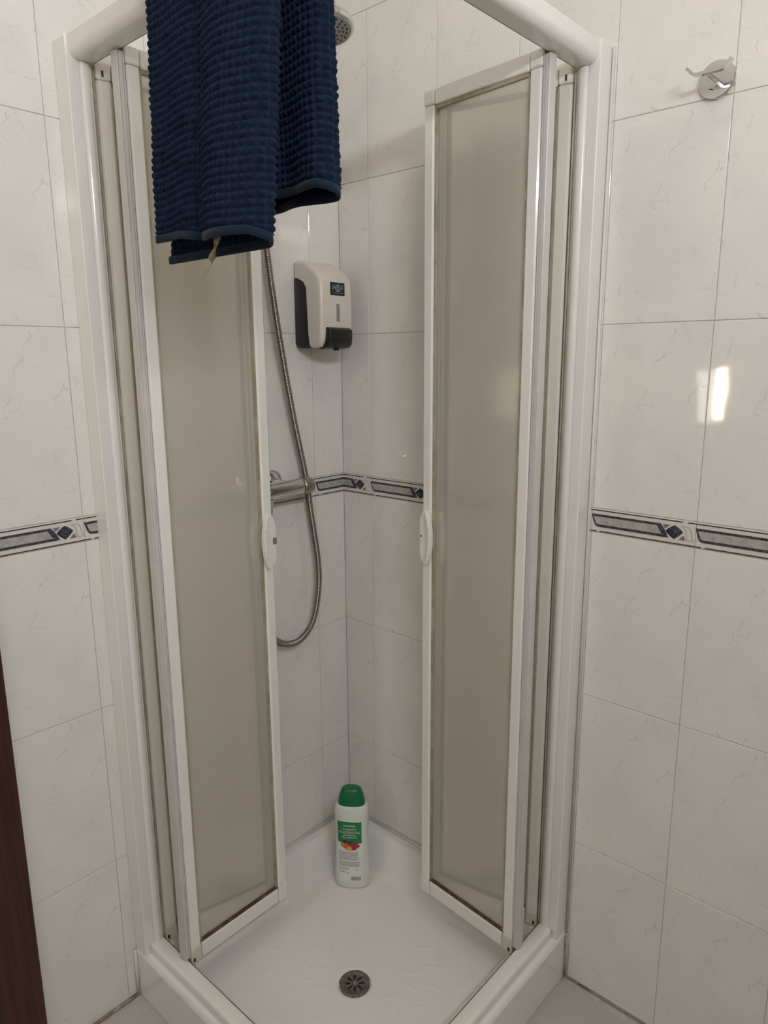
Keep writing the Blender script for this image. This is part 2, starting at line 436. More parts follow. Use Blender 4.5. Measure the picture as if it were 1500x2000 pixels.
# floor tiles 30 x 30
FTILE = speck('speckled stone floor tile', (0.56, 0.53, 0.485), (0.46, 0.435, 0.395), 260, 0.35)
fc = None
ix = 0
for i in range(7):
    for j in range(8):
        x0, x1 = 0.014 + 0.3 * i, min(0.014 + 0.3 * (i + 1), RX); y1, y0 = -0.020 - 0.3 * j, max(-0.020 - 0.3 * (j + 1), RY)
        if x1 - x0 < 0.02 or y1 - y0 < 0.02: continue
        if x1 < 0.69 and y0 > -0.67: continue
        a, b, c, d = x0 + G, x1 - G, y0 + G, y1 - G
        V = [(a, c, -0.006), (b, c, -0.006), (b, d, -0.006), (a, d, -0.006), (a, c, -0.001), (b, c, -0.001), (b, d, -0.001), (a, d, -0.001)]
        e = 0.001; V += [(a + e, c + e, 0), (b - e, c + e, 0), (b - e, d - e, 0), (a + e, d - e, 0)]
        Fc = [(8, 9, 10, 11)]
        for l in (0, 4):
            for q in range(4): Fc.append((l + q, l + (q + 1) % 4, l + 4 + (q + 1) % 4, l + 4 + q))
        obj('floor_tile', V, Fc, FTILE, floor)

# silicone beads
def bead(name, pts, r, m):
    v, f = tube(pts, r, 8); return props(obj(name, v, f, m, smooth=True), kind='structure')
# door with its casing in the left wall
door = slab('door_1', (-0.0035, 0.006, -1.72, -0.96, 0.0, 2.02), WOOD)
cas = merge(box((-0.004, 0.016, -0.962, -DOOR_A - 0.001, 0.0, 2.10), 0.004), box((-0.004, 0.016, -1.80, -1.718, 0.0, 2.10), 0.004), box((-0.004, 0.0155, -1.72, -0.96, 2.02, 2.099), 0.004))
obj('door_casing', *cas, WOOD, door)
v, f = lathe([(0.012, 0), (0.012, 0.008), (0.007, 0.010), (0.007, 0.045)], (0.006, -1.66, 1.02), (1, 0, 0), 16)
v2, f2 = tube([(0.05, -1.66, 1.02), (0.055, -1.64, 1.02), (0.055, -1.55, 1.02)], 0.007, 10)
obj('door_handle', *merge((v, f), (v2, f2)), CHROME, door, smooth=True)

# lit frosted window at the far end (its reflection shows in the right wall)
win = slab('window_1', (0.125, 0.33, RY - 0.001, RY + 0.012, 1.06, 1.38), WHITE)
wl_ = mat('lit frosted pane', (0.8, 0.8, 0.8), 0.4, emit=((1, 0.83, 0.60), WINDOW_STRENGTH[0]))
wd_ = mat('curtained lit pane', (0.8, 0.8, 0.8), 0.4, emit=((1, 0.92, 0.80), WINDOW_STRENGTH[1]))
obj('window_pane', *box((0.238, 0.286, RY + 0.012, RY + 0.016, 1.115, 1.338)), wl_, win)
obj('window_pane', *box((0.163, 0.234, RY + 0.012, RY + 0.016, 1.10, 1.33)), wd_, win)

# ------------------------------------------------------------------ ceiling downlights
def downlight(pos, watts, col, rad, label):
    x, y, z = pos
    e = empty('ceiling_light', (x, y, RZ), label, 'ceiling light', 'recessed spots in the bathroom ceiling')
    v, f = lathe([(0.030, 0.001), (0.042, 0.001), (0.042, -0.006), (0.036, -0.010), (0.030, -0.008)], (x, y, RZ), (0, 0, 1), 32, (False, False))
    obj('trim_ring', v, f, CHROME, e, smooth=True)
    v, f = lathe([(0.030, -0.002), (0.024, -0.006), (0.012, -0.009)], (x, y, RZ), (0, 0, 1), 24)
    obj('bulb', v, f, mat('lamp glass', (1, 1, 1), 0.3, emit=(col, 6.0)), e, smooth=True)
    ld = bpy.data.lights.new('lamp', 'POINT'); ld.energy = watts; ld.color = col; ld.shadow_soft_size = rad
    lo = bpy.data.objects.new('lamp', ld); lo.location = (0, 0, z - RZ); link(lo, e)
for (p, wt, c, rd), lb in zip(LAMPS, ('round chrome recessed spot in the ceiling nearest the robe hook', 'round chrome recessed spot in the middle of the ceiling', 'round chrome recessed spot in the ceiling nearest the door')):
    downlight(p, wt, c, rd, lb)

def fill_lamp():  # added fill light shaped as a tube lamp, out of view; brightens the shower
    (x, y, z), watts, col = FILL_LAMP
    e = empty('fill_tube_lamp', (RX, y, z), 'unseen frosted tube lamp added as soft fill, high on the wall opposite the shower', 'wall lamp')
    obj('back_plate', *box((RX - 0.012, RX - 0.0005, y - 0.06, y + 0.06, z - 0.03, z + 0.03), 0.004), CHROME, e)
    obj('bracket_arm', *tube([(RX - 0.012, y, z), (x + 0.045, y, z)], 0.008, 12), CHROME, e, smooth=True)
    v, f = lathe([(0.030, -0.40), (0.034, -0.395), (0.034, 0.395), (0.030, 0.40)], (x + 0.024, y, z), (0, 1, 0), 24)
    obj('frosted_tube', v, f, mat('lit frosted tube', (0.9, 0.9, 0.9), 0.4, emit=(col, 8.0)), e, auto=40)
    ld = bpy.data.lights.new('lamp', 'AREA'); ld.shape = 'RECTANGLE'; ld.size = 0.78; ld.size_y = 0.07; ld.energy = watts; ld.color = col
    lo = bpy.data.objects.new('lamp', ld); lo.rotation_euler = (PI / 2, 0, PI / 2); lo.location = (x - 0.012 - RX, 0, 0); link(lo, e)
fill_lamp()

# ------------------------------------------------------------------ shower tray
TX, TY = 0.691, -0.676
tray = empty('shower_tray', (0.345, -0.338, 0), 'white acrylic square shower tray with wavy anti-slip floor, in the tiled corner', 'shower tray')
DR = (0.366, -0.357)
nx = 240
xs = np.linspace(0.001, TX, nx); ys = np.linspace(-0.001, TY, nx)
X, Y = np.meshgrid(xs, ys, indexing='ij')
def sdbox(px, py, x0, x1, y0, y1, r):
    cx, cy, hx, hy = (x0 + x1) / 2, (y0 + y1) / 2, (x1 - x0) / 2 - r, (y1 - y0) / 2 - r
    qx, qy = np.abs(px - cx) - hx, np.abs(py - cy) - hy
    return r - (np.hypot(np.maximum(qx, 0), np.maximum(qy, 0)) + np.minimum(np.maximum(qx, qy), 0))
sd = sdbox(X, Y, 0.022, TX - 0.050, TY + 0.050, -0.022, 0.05)
t_ = np.clip(sd / 0.062, 0, 1); sm = t_ ** 3 * (t_ * (6 * t_ - 15) + 10)
rr = np.hypot(X - DR[0], Y - DR[1]); th = np.arctan2(Y - DR[1], X - DR[0])
Z = 0.122 - 0.088 * sm - 0.006 * np.clip(1 - rr / 0.32, 0, 1) * sm
NW = 20
wob = 0.0065 * np.sin(rr * 2 * PI / 0.062)
dth = (th + wob / np.maximum(rr, 0.03)) * NW / (2 * PI); dth = np.abs(dth - np.round(dth)) * 2 * PI / NW * rr
ridge = np.exp(-(dth / 0.0042) ** 2) * np.clip((rr - 0.05) / 0.03, 0, 1) * np.clip((0.27 - rr) / 0.05, 0, 1) * np.clip((sd - 0.07) / 0.02, 0, 1)
Z = Z + 0.0006 * ridge
Z = Z - 0.004 * np.clip((0.040 - rr) / 0.006, 0, 1)
# rounded outer edge along the two open sides
for D in (TX - X, Y - TY):
    e_ = np.clip((0.012 - D) / 0.012, 0, 1); Z = Z - 0.012 * (1 - np.sqrt(np.clip(1 - e_ ** 2, 0, 1)))
V = np.stack([X, Y, Z], -1).reshape(-1, 3).tolist()
Fc = [(i * nx + j, i * nx + j + 1, (i + 1) * nx + j + 1, (i + 1) * nx + j) for i in range(nx - 1) for j in range(nx - 1)]
Fc = [f[::-1] for f in Fc]
# apron
def skirt(idx):
    for a_, b_ in zip(idx[:-1], idx[1:]):
        n = len(V); V.append((V[a_][0], V[a_][1], 0.001)); V.append((V[b_][0], V[b_][1], 0.001)); Fc.append((a_, b_, n + 1, n))
skirt([(nx - 1) * nx + j for j in range(nx)]); skirt([i * nx + nx - 1 for i in range(nx)][::-1])
obj('basin', V, Fc, TRAY, tray, auto=50)
# drain cover
dz = 0.122 - 0.088 - 0.006
dc = Vector((DR[0], DR[1], dz))
v, f = lathe([(0.0225, -0.001), (0.0285, 0.0005), (0.0335, 0.0022), (0.0345, 0.0012), (0.0345, -0.006)], dc, (0, 0, 1), 48, (False, False))
drain = obj('drain_cover', v, f, DRAINM, tray, smooth=True, label='dull round steel drain cover with eight slots')
V = []; Fc = []; NT_ = 96; RR = [0.0045, 0.0085, 0.0095, 0.0115, 0.0135, 0.0155, 0.0175, 0.0195, 0.0210, 0.0222, 0.0238]
for r_ in RR:
    for q in range(NT_): V.append((dc.x + r_ * math.cos(2 * PI * q / NT_), dc.y + r_ * math.sin(2 * PI * q / NT_), dz + 0.0006 - 0.0006 * (r_ / 0.0235)))
for i in range(len(RR) - 1):
    rm = (RR[i] + RR[i + 1]) / 2
    for q in range(NT_):
        ang = (q + 0.5) / NT_ * 8; fr_ = abs(ang - round(ang)) * 2 * PI / 8 * rm
        if 0.0085 < rm < 0.0225 and fr_ < 0.0031 - 0.0012 * (abs(rm - 0.0155) / 0.0065) ** 2: continue
        q2 = (q + 1) % NT_; Fc.append((i * NT_ + q, i * NT_ + q2, (i + 1) * NT_ + q2, (i + 1) * NT_ + q)[::-1])
pl = obj('slotted_plate', V, Fc, DRAINM, drain); mo = pl.modifiers.new('thick', 'SOLIDIFY'); mo.thickness = 0.0012
v, f = lathe([(0.024, 0), (0.024, -0.0005)], dc - Vector((0, 0, 0.0028)), (0, 0, 1), 32); obj('drain_well', v, f, DARKGAP, drain)
v, f = lathe([(0.0048, -0.001), (0.0048, 0.0012), (0.0036, 0.0022), (0.0014, 0.0022), (0.001, 0.0012)], dc, (0, 0, 1), 20); obj('screw', v, f, SATIN, drain, smooth=True)
for i, (p, q) in enumerate((((0.004, -0.004, 0.1245), (0.684, -0.004, 0.1245)), ((0.004, -0.006, 0.1245), (0.004, -0.669, 0.1245)))):
    bead('trim_%d' % (i + 1), [p, q], 0.0042, SILIC)
bead('trim_3', [(0.700, -0.002, 0.001), (1.4, -0.002, 0.001)], 0.0018, DIRTYSIL)
bead('trim_4', [(0.003, -0.682, 0.001), (0.003, -0.874, 0.001)], 0.004, DIRTYSIL)
bead('trim_5', [(0.6945, -0.004, 0.004), (0.6945, -0.004, 0.118)], 0.0036, DIRTYSIL)
bead('trim_6', [(0.004, -0.6795, 0.004), (0.004, -0.6795, 0.118)], 0.0036, SILIC)
bead('trim_7', [(0.693, -0.0025, 0.125), (0.693, -0.0025, 1.92)], 0.0030, SILIC)

# ------------------------------------------------------------------ shower frame (fixed parts)
def RS(s, o, z): return (TX - o, -s, z)          # right side: s from the wall, o inwards
def LS(s, o, z): return (s, TY + o, z)
frame = empty('shower_enclosure', (TX, TY, 0.12), 'white enamelled corner shower frame of wall posts and rails, standing on the tray', 'shower enclosure')
Z0, Z1 = 0.1226, 1.921
for side, (fn, sl) in enumerate(((RS, 'right'), (LS, 'left'))):
    # wall profile
    poly = [(0.0005, 0.0015), (0.0425, 0.0015), (0.0425, 0.045), (0.0005, 0.045)]
    obj('wall_profile', *prism(poly, Z0, Z1, lambda p, q, h: fn(p, q, h), 0.0012, 2), WHITE, frame)
    # post with a step and a rounded nose
    nose = [(0.0455 + 0.0045 * math.sin(PI * k / 8), 0.0315 - 0.0085 * math.cos(PI * k / 8)) for k in range(9)]
    poly = [(0.0438, 0.0003), (0.0450, 0.0003), (0.0464, 0.0018), (0.0464, 0.0205), (0.0450, 0.0215), (0.0450, 0.0228)] + nose + [(0.0438, 0.040)]
    v, f = prism(poly, Z0 + 0.020, 1.886, lambda p, q, h: fn(p, q, h)); obj('post', v, f, WHITE, frame, auto=35)
    obj('post_end', *prism([(0.0438, 0.0003), (0.0450, 0.0003), (0.0462, 0.0014), (0.0462, 0.0455), (0.0438, 0.0455)], 1.8862, Z1 + 0.0015, lambda p, q, h: fn(p, q, h)), WHITE, frame)
    obj('post_seam', *prism([(0.0425, 0.0022), (0.0438, 0.0022), (0.0438, 0.040), (0.0425, 0.040)], Z0 + 0.0205, Z1 - 0.001, lambda p, q, h: fn(p, q, h)), DARKGAP, frame)
    # gasket between post and first leaf
    obj('gasket', *prism([(0.030, 0.0402), (0.0420, 0.0402), (0.0400, 0.0430), (0.0418, 0.0455), (0.0395, 0.0480), (0.0412, 0.0505), (0.0395, 0.0522), (0.030, 0.0522)], 0.138, 1.888, lambda p, q, h: fn(p, q, h)), GASKET, frame)
    # top rail
    top = [(0.0045, 1.9205), (0.0085, 1.924), (0.046, 1.924), (0.046, 1.8868), (0.025, 1.8862)]
    for k in range(7):
        an = PI / 2 * k / 6; top.append((0.0205 - 0.016 * math.sin(an), 1.9030 - 0.0168 * math.cos(an)))
    v, f = prism(top, 0.0462, 0.686, lambda p, q, h: fn(h, p, q)); obj('top_rail', v, f, WHITE, frame, auto=30)
    obj('rail_lip', *prism([(0.0462, 1.8866), (0.0471, 1.8866), (0.0471, 1.8885), (0.0462, 1.8885)], 0.0462, 0.63, lambda p, q, h: fn(h, p, q)), DARKGAP, frame)
    # bottom rail
    bot = [(0.0135, 0.1226), (0.0135, 0.136)]
    for k in range(7):
        an = PI / 2 * k / 6; bot.append((0.0215 - 0.008 * math.cos(an), 0.136 + 0.008 * math.sin(an)))
    bot += [(0.040, 0.1435), (0.0445, 0.142), (0.046, 0.139), (0.046, 0.1226)]
    v, f = prism(bot, 0.0445, 0.676, lambda p, q, h: fn(h, p, q)); obj('bottom_rail', v, f, WHITE, frame, auto=30)
    obj('rail_lip', *prism([(0.0464, 0.1226), (0.0478, 0.1226), (0.0478, 0.139), (0.0464, 0.139)], 0.0462, 0.63, lambda p, q, h: fn(h, p, q)), GASKBR, frame)
obj('corner_bracket', *box((TX - 0.05, TX - 0.003, TY + 0.003, TY + 0.05, 1.884, 1.926), 0.008, 3), WHITE, frame)
obj('corner_bracket', *box((TX - 0.048, TX - 0.012, TY + 0.012, TY + 0.048, 0.1226, 0.1455), 0.004, 3), WHITE, frame)

# ------------------------------------------------------------------ folding doors
def leaf(door_, fn, near, inner, is_b, flip):
    (s0, o0), (s1, o1) = near, inner
    L = math.hypot(s1 - s0, o1 - o0); d = ((s1 - s0) / L, (o1 - o0) / L); nrm = (d[1], -d[0])      # normal towards +s
    def mp(l, t, z): return fn(s0 + d[0] * l + nrm[0] * t, o0 + d[1] * l + nrm[1] * t, z)
    zb, zt = 0.1255, 1.8955; SW = 0.0265
    def bx(l0, l1, t0, t1, z0, z1, r=0.0, seg=2):
        v, f = box((l0, l1, t0, t1, z0, z1), r, seg); return fix([mp(*p) for p in v], f)
    main = WHITE if is_b else CREAM
    for l0 in (0.0, L - SW):
        v, f = prism([(l0, -0.022), (l0 + SW, -0.022), (l0 + SW, -0.0035), (l0 + SW - 0.004, 0), (l0 + 0.004, 0), (l0, -0.0035)], zb + 0.036, zt - 0.030, lambda p, q, h: mp(p, q, h))
        obj('stile', v, f, main, door_)
    for z0, z1, nm in ((zt - 0.030, zt, 'leaf_top_rail'), (zb, zb + 0.036, 'leaf_bottom_rail')):
        v, f = bx(SW + 0.001, L - SW - 0.001, -0.021, -0.0005, z0, z1, 0.003)
        r_ = obj(nm, v, f, main, door_)
        for l0 in (-0.0005, L - SW):
            v, f = bx(l0, l0 + SW + 0.0005, -0.0222, 0.0008, z0 + (0.001 if z0 > 1 else -0.0015), z1 - (0.0 if z0 > 1 else 0.001), 0.004, 3)
            obj('corner_cap', v, f, CAPM if (z0 < 1 and l0 < 0.01) else main, r_)
        if z0 < 1:
            v, f = bx(0.004, 0.009, 0.0004, 0.0014, zb + 0.004, zb + 0.013); obj('pin_hole', v, f, DARKGAP, r_)
        elif not is_b:
            v, f = bx(0.010, 0.0135, 0.0004, 0.0014, z0 + 0.006, z0 + 0.016); obj('pin_hole', v, f, DARKGAP, r_)
    pz0, pz1 = zb + 0.036, zt - 0.030
    v, f = bx(SW - 0.002, L - SW + 0.002, -0.0130, -0.0085, pz0 - 0.002, pz1 + 0.002)
    pn = Vector(mp(0, 1, 0)) - Vector(mp(0, 0, 0)); mi_ = []
    for q in f:
        e1 = v[q[1]] - v[q[0]]; e2 = v[q[2]] - v[q[1]]; mi_.append(0 if e1.cross(e2).normalized().dot(pn) > 0.9 else 1)
    pane = obj('pane', v, f, [PANE, CLEAR], door_, mi=mi_)
    for nm, b, m in (('pane_gasket', (SW, L - SW, -0.0085, -0.003, pz1 - 0.0065, pz1), GASKET), ('pane_gasket', (SW, L - SW, -0.0085, -0.003, pz0, pz0 + 0.006), GASKBR),
                     ('pane_gasket', (SW, SW + 0.003, -0.0085, -0.003, pz0, pz1), GASKET), ('pane_gasket', (L - SW - 0.0045, L - SW, -0.0085, -0.003, pz0, pz1), GASKET)):
        obj(nm, *bx(*b), m, pane)
    for l0, l1 in ((SW, SW + 0.006), (L - SW - 0.006, L - SW)):
        obj('rear_bead', *bx(l0, l1, -0.0195, -0.0136, pz0, pz1, 0.002), CREAM, pane)
    if is_b:
        # ribbed magnetic seal along the free edge
        poly = [(-0.0012, -0.019), (-0.0012, -0.001), (-0.004, -0.0005), (-0.0048, -0.002), (-0.0060, -0.0005), (-0.0115, -0.0005), (-0.0122, -0.002), (-0.0135, -0.0005), (-0.0148, -0.002), (-0.0148, -0.019)]
        v, f = prism(poly, 0.1465, 1.8835, lambda p, q, h: mp(p, q, h)); obj('magnetic_seal', v, f, SEAL, door_, label='grey ribbed magnetic seal strip')
        obj('seal_gap', *bx(-0.0012, 0.0, -0.018, -0.002, 0.1465, 1.8835), DARKGAP, door_)
        obj('guide_pin', *bx(-0.0046, -0.0008, -0.014, -0.006, 1.8835, 1.8985), GASKBR, door_, label='dark brown guide pin')
        # handle on the fold edge: clip body plus a curved grip wing
        hz0, hz1 = HZ
        ph = hz1 - hz0
        def hbox(l0, l1, t0, t1, a, b, r): return bx(l0, l1, t0, t1, hz0 + a * ph, hz0 + b * ph, r, 3)
        body = [(L - 0.012, 0.0), (L + 0.001, 0.10), (L + 0.003, 0.20), (L + 0.003, 0.80), (L + 0.001, 0.86), (L - 0.006, 0.97), (L - 0.012, 1.0), (L - 0.021, 1.0), (L - 0.0265, 0.86), (L - 0.0285, 0.65), (L - 0.0285, 0.35), (L - 0.0265, 0.15), (L - 0.021, 0.02)]
        v, f = prism([(p, hz0 + q * ph) for p, q in body], -0.001, 0.0055, lambda p, q, h: mp(p, h, q), 0.0018, 2)
        hd = obj('handle', v, f, WHITE, door_, label='white plastic grip clipped on the fold edge')
        wing = []
        for k in range(13):
            a = k / 12; wing.append((L - 0.0245 - 0.0115 * math.sin(PI * a) ** 0.7, hz0 + ph * (0.02 + 0.97 * a)))
        for k in range(12, -1, -1):
            a = k / 12; wing.append((L - 0.0195 - 0.0095 * math.sin(PI * a) ** 0.7, hz0 + ph * (0.02 + 0.97 * a)))
        v, f = prism(wing, 0.003, 0.0145, lambda p, q, h: mp(p, h, q), 0.0012, 2); obj('grip_wing', v, f, WHITE, hd)
        back = [(p - 0.010 if k < 13 else p, q) for k, (p, q) in enumerate(wing)]
        v, f = prism(back, -0.0300, -0.0200, lambda p, q, h: mp(p, h, q), 0.0012, 2); obj('rear_grip_wing', v, f, WHITE, hd)
        for a in (0.21, 0.71):
            obj('wing_notch', *bx(L - 0.0350, L - 0.0260, 0.0135, 0.0150, hz0 + ph * a, hz0 + ph * (a + 0.014)), CAPM, hd)
        if flip: obj('latch_button', *bx(L - 0.0065, L + 0.0036, 0.004, 0.0063, hz0 + ph * 0.43, hz0 + ph * 0.55, 0.0006), BGREY, hd)
        else: obj('latch_button', *bx(L - 0.0040, L - 0.0005, 0.004, 0.0060, hz0 + ph * 0.50, hz0 + ph * 0.545, 0.0006), DARKGAP, hd)
HZ = (0.951, 1.071)
dr = empty('folding_shower_door', (0.50, -0.10, 0.12), 'folded frosted shower door on the right, next to the wall with the chrome robe hook', 'shower door', 'folding doors of the corner shower')
leaf(dr, RS, (0.1465, 0.0545), (0.1226, 0.327), True, False)
leaf(dr, RS, (0.0430, 0.0540), (0.0935, 0.322), False, False)
dl = empty('folding_shower_door', (0.10, -0.50, 0.12), 'folded frosted shower door on the left, below the navy towel', 'shower door', 'folding doors of the corner shower')
leaf(dl, LS, (0.1425, 0.0526), (0.1400, 0.322), True, True)
leaf(dl, LS, (0.0420, 0.0520), (0.1120, 0.317), False, True)
for d_, fn, a, b in ((dr, RS, (0.1040, 0.322), 0), (dl, LS, (0.1150, 0.3175), 0)):
    v, f = tube([fn(a[0], a[1] + 0.003, 0.16), fn(a[0], a[1] + 0.003, 1.86)], 0.0040, 10); obj('hinge_pin', v, f, CREAM, d_, smooth=True)

# ------------------------------------------------------------------ towel over the left rail
tw = empty('bath_towel', (0.47, -0.65, 1.54), 'navy blue popcorn-weave bath towel folded over the left top rail', 'towel')
RAILO, RAILI, RAILT = TY + 0.004, TY + 0.047, 1.925
WD = 0.265; HM, RF = 0.0205, 0.0125
P_ = 0.0098
def towel_grid(nu, nv):
    U = np.linspace(WD, -WD + 0.012, nu)
    sgn = U; aU = np.abs(U); q = PI * RF / 2
    flat = aU > q; phi = np.clip(U / RF, -PI / 2, PI / 2)
    xin = np.where(flat, RF + (aU - q), RF - RF * np.cos(phi))           # distance left of the fold edge
    off = HM + RF * np.sin(phi)
    Vp = np.linspace(0, 1, nv)
    UU, VV = np.meshgrid(U, Vp, indexing='ij'); XI = np.repeat(xin[:, None], nv, 1); OF = np.repeat(off[:, None], nv, 1)
    outer = UU > 0
    # hem heights
    s_ = np.clip(UU / 0.02, -1, 1) * 0.5 + 0.5
    zo = 1.533 + s_ * (0.013 + 0.014 * np.clip((UU - 0.10) / 0.10, 0, 1)); zi = 1.6085 - s_ * 0.012
    lo = RAILT - zo; li = RAILT - zi
    R = 0.5 * (RAILI - RAILO) + OF; larc = PI * R
    tot = lo + larc + li; s = VV * tot
    yc = 0.5 * (RAILO + RAILI)
    ang = np.clip((s - lo) / np.maximum(R, 1e-4), 0, PI)
    y = yc - R * np.sign(np.cos(ang)) * np.abs(np.cos(ang)) ** 0.6; z = RAILT - 0.016 + R * np.sin(ang) ** 0.45 * 1.0
    on_o = s < lo; on_i = s > lo + larc
    z = np.where(on_o, zo + s * (RAILT - 0.016 - zo) / lo, z); z = np.where(on_i, RAILT - 0.016 - (s - lo - larc) * (RAILT - 0.016 - zi) / li, z)
    # drape: a bulging pleat on the outer layer of the front flap
    drop = np.clip((RAILT - z) / (RAILT - 1.533), 0, 1) * on_o
    g = 0.18 + 0.82 * drop ** 0.8
    b = np.where(outer, np.sin(PI * np.clip((UU - 0.004) / 0.135, 0, 1)) ** 1.2, 0)
    y = y - np.where(on_o, 0.030 * b * g + 0.004 * np.sin(UU * 40 + 1.5) * drop * outer, 0)
    crease = np.exp(-((UU - 0.140) / 0.010) ** 2) * outer
    y = y + np.where(on_o, 0.006 * crease * g, 0)
    # back flap: soft vertical folds
    di = np.clip((RAILT - z) / 0.33, 0, 1) * on_i
    y = y + di * (0.006 * np.sin(UU * 55) - 0.004)
    edge = np.where(on_o, 0.612 - 0.040 * drop, np.where(on_i, 0.600 + 0.012 * di, 0.606))
    comp = np.where(on_o & outer, 1 - 0.06 * drop, 1.0)
    x = edge - XI * comp
    return UU, s, x, y, z, tot, on_o | on_i
nu, nv = 470, 560
UU, s, x, y, z, tot, flap = towel_grid(nu, nv)
P3 = np.stack([x, y, z], -1)
du = np.gradient(P3, axis=0); dv = np.gradient(P3, axis=1)
nn = np.cross(dv, du); nn /= np.maximum(np.linalg.norm(nn, axis=-1, keepdims=True), 1e-9)
if nn[60, 60, 1] > 0: nn = -nn
rng = np.random.default_rng(3)
jit = rng.random((200, 200))
cu = (UU + 0.4) / P_; cv = np.where(flap, z + 0.0015 * np.sin(UU * 30), s) / P_
# slightly wandering rows
cv = cv + 0.08 * np.sin(UU * 60); cu = cu + 0.10 * np.sin(s * 50)
iu = np.floor(cu).astype(int) % 200; iv = np.floor(cv).astype(int) % 200
pu = np.abs(np.sin(PI * cu)); pv = np.abs(np.sin(PI * cv))
hgt = (pu ** 0.7) * (pv ** 0.6) * (0.8 + 0.4 * jit[iu, iv])
band = np.clip(np.minimum(s, tot - s) / 0.0022 - 5.0, 0, 1)
P3 = P3 + nn * (0.0052 * hgt * band)[..., None]
Vt = (P3.reshape(-1, 3) - np.array(WL[tw])).astype(np.float32)
idx = np.arange(nu * nv).reshape(nu, nv)
quads = np.stack([idx[:-1, :-1], idx[:-1, 1:], idx[1:, 1:], idx[1:, :-1]], -1).reshape(-1, 4)
me = bpy.data.meshes.new('terry_cloth')
me.vertices.add(len(Vt)); me.vertices.foreach_set('co', Vt.ravel())
me.loops.add(quads.size); me.loops.foreach_set('vertex_index', quads.ravel().astype(np.int32))
me.polygons.add(len(quads)); me.polygons.foreach_set('loop_start', np.arange(0, quads.size, 4, dtype=np.int32))
me.polygons.foreach_set('use_smooth', np.ones(len(quads), dtype=bool))
me.materials.append(TOWEL); me.update(calc_edges=True); me.validate()
o = bpy.data.objects.new('terry_cloth', me); link(o, tw); WL[o] = WL[tw]
# hems: flat folded bands along both lower edges
UU, s, x, y, z, tot, flap = towel_grid(240, 400)
def hem(col, name):
    pts = [Vector((x[i, col], y[i, col], z[i, col])) for i in range(240)]
    V = []; Fc = []
    for i, p in enumerate(pts):
        d = pts[min(i + 1, 239)] - pts[max(i - 1, 0)]; d.z = 0; d.normalize(); n_ = Vector((d.y, -d.x, 0))
        for t, h in ((-0.0022, 0.0), (-0.0026, 0.005), (-0.0020, 0.0100), (0.0020, 0.0100), (0.0026, 0.005), (0.0022, 0.0), (0, -0.0012)):
            V.append(p + n_ * t + Vector((0, 0, h)))
    for i in range(239):
        for k in range(7): Fc.append((i * 7 + k, i * 7 + (k + 1) % 7, (i + 1) * 7 + (k + 1) % 7, (i + 1) * 7 + k))
    Fc += [tuple(range(7)), tuple(range(239 * 7, 240 * 7))]
    v, f = fix(V, Fc); obj(name, v, f, HEM, tw, smooth=True)
hem(0, 'hem'); hem(-1, 'hem')
# hanging loop: a frayed tan cord
ctrl = [(0.482, -0.704, 1.556), (0.481, -0.706, 1.543), (0.474, -0.708, 1.530), (0.470, -0.708, 1.517), (0.462, -0.709, 1.508), (0.452, -0.710, 1.499)]
pts = spline(ctrl, 8); V = []; Fc = []
for i, p in enumerate(pts):
    a = i / (len(pts) - 1); wdt = 0.0062 * (1 - a) ** 0.6 * (0.75 + 0.35 * math.sin(a * 17)) + 0.0007; tw_a = 2.4 * a + 0.4
    ax = Vector((math.cos(tw_a) * 0.72, -0.1 + math.sin(tw_a) * 0.3, 0.05)).normalized(); bx_ = Vector((0.5, -0.8, 0)).normalized()
    for sx, sy in ((-1, 0), (-0.4, 1), (0.5, 0.8), (1, 0), (0.4, -1), (-0.5, -0.8)): V.append(p + ax * wdt * sx + bx_ * 0.0012 * sy)
for i in range(len(pts) - 1):
    for k in range(6): Fc.append((i * 6 + k, i * 6 + (k + 1) % 6, (i + 1) * 6 + (k + 1) % 6, (i + 1) * 6 + k))
v, f = fix(V, Fc); obj('hanging_loop', v, f, TAGM, tw, smooth=True, label='frayed tan cord hanging below the hem')

# ------------------------------------------------------------------ soap dispenser on the left wall
DY0, DY1 = -0.1535, -0.0515
ds = empty('soap_dispenser', (0, -0.1025, 1.416), 'ivory and black wall soap dispenser in the tiled corner above the mixer', 'soap dispenser')
prof = [(0.001, 1.577), (0.001, 1.611), (0.012, 1.614), (0.030, 1.612), (0.052, 1.603), (0.074, 1.588), (0.088, 1.574), (0.0925, 1.56), (0.0935, 1.50), (0.093, 1.452), (0.0905, 1.434), (0.082, 1.420), (0.070, 1.4165), (0.0555, 1.4165), (0.0515, 1.425), (0.0485, 1.45), (0.0445, 1.552), (0.036, 1.565), (0.018, 1.574)]
v, f = prism(prof, DY0, DY1, lambda p, q, h: (p, h, q), 0.010, 4, lambda a, b: abs(a.y - b.y) < 1e-6 and max(a.x, b.x) > 0.056 or (abs(a.y - b.y) < 1e-6 and max(a.z, b.z) > 1.60))
obj('cover', v, f, DISPW, ds, auto=40)
prof = [(0.001, 1.5745), (0.017, 1.5720), (0.0355, 1.5630), (0.0435, 1.551), (0.0475, 1.45), (0.051, 1.422), (0.0545, 1.4185), (0.020, 1.4165), (0.006, 1.420), (0.001, 1.430)]
v, f = prism(prof, DY0 + 0.0015, DY1 - 0.0015, lambda p, q, h: (p, h, q), 0.0015, 2); obj('back_plate', v, f, DISPB, ds, auto=40)
prof = [(0.055, 1.420), (0.070, 1.414), (0.096, 1.4175), (0.1035, 1.4245), (0.1065, 1.436), (0.1065, 1.458), (0.0955, 1.4635), (0.090, 1.463), (0.086, 1.437)]
v, f = prism(prof, -0.140, -0.066, lambda p, q, h: (p, h, q), 0.004, 3); lev = obj('push_lever', v, f, DISPB, ds, auto=40)
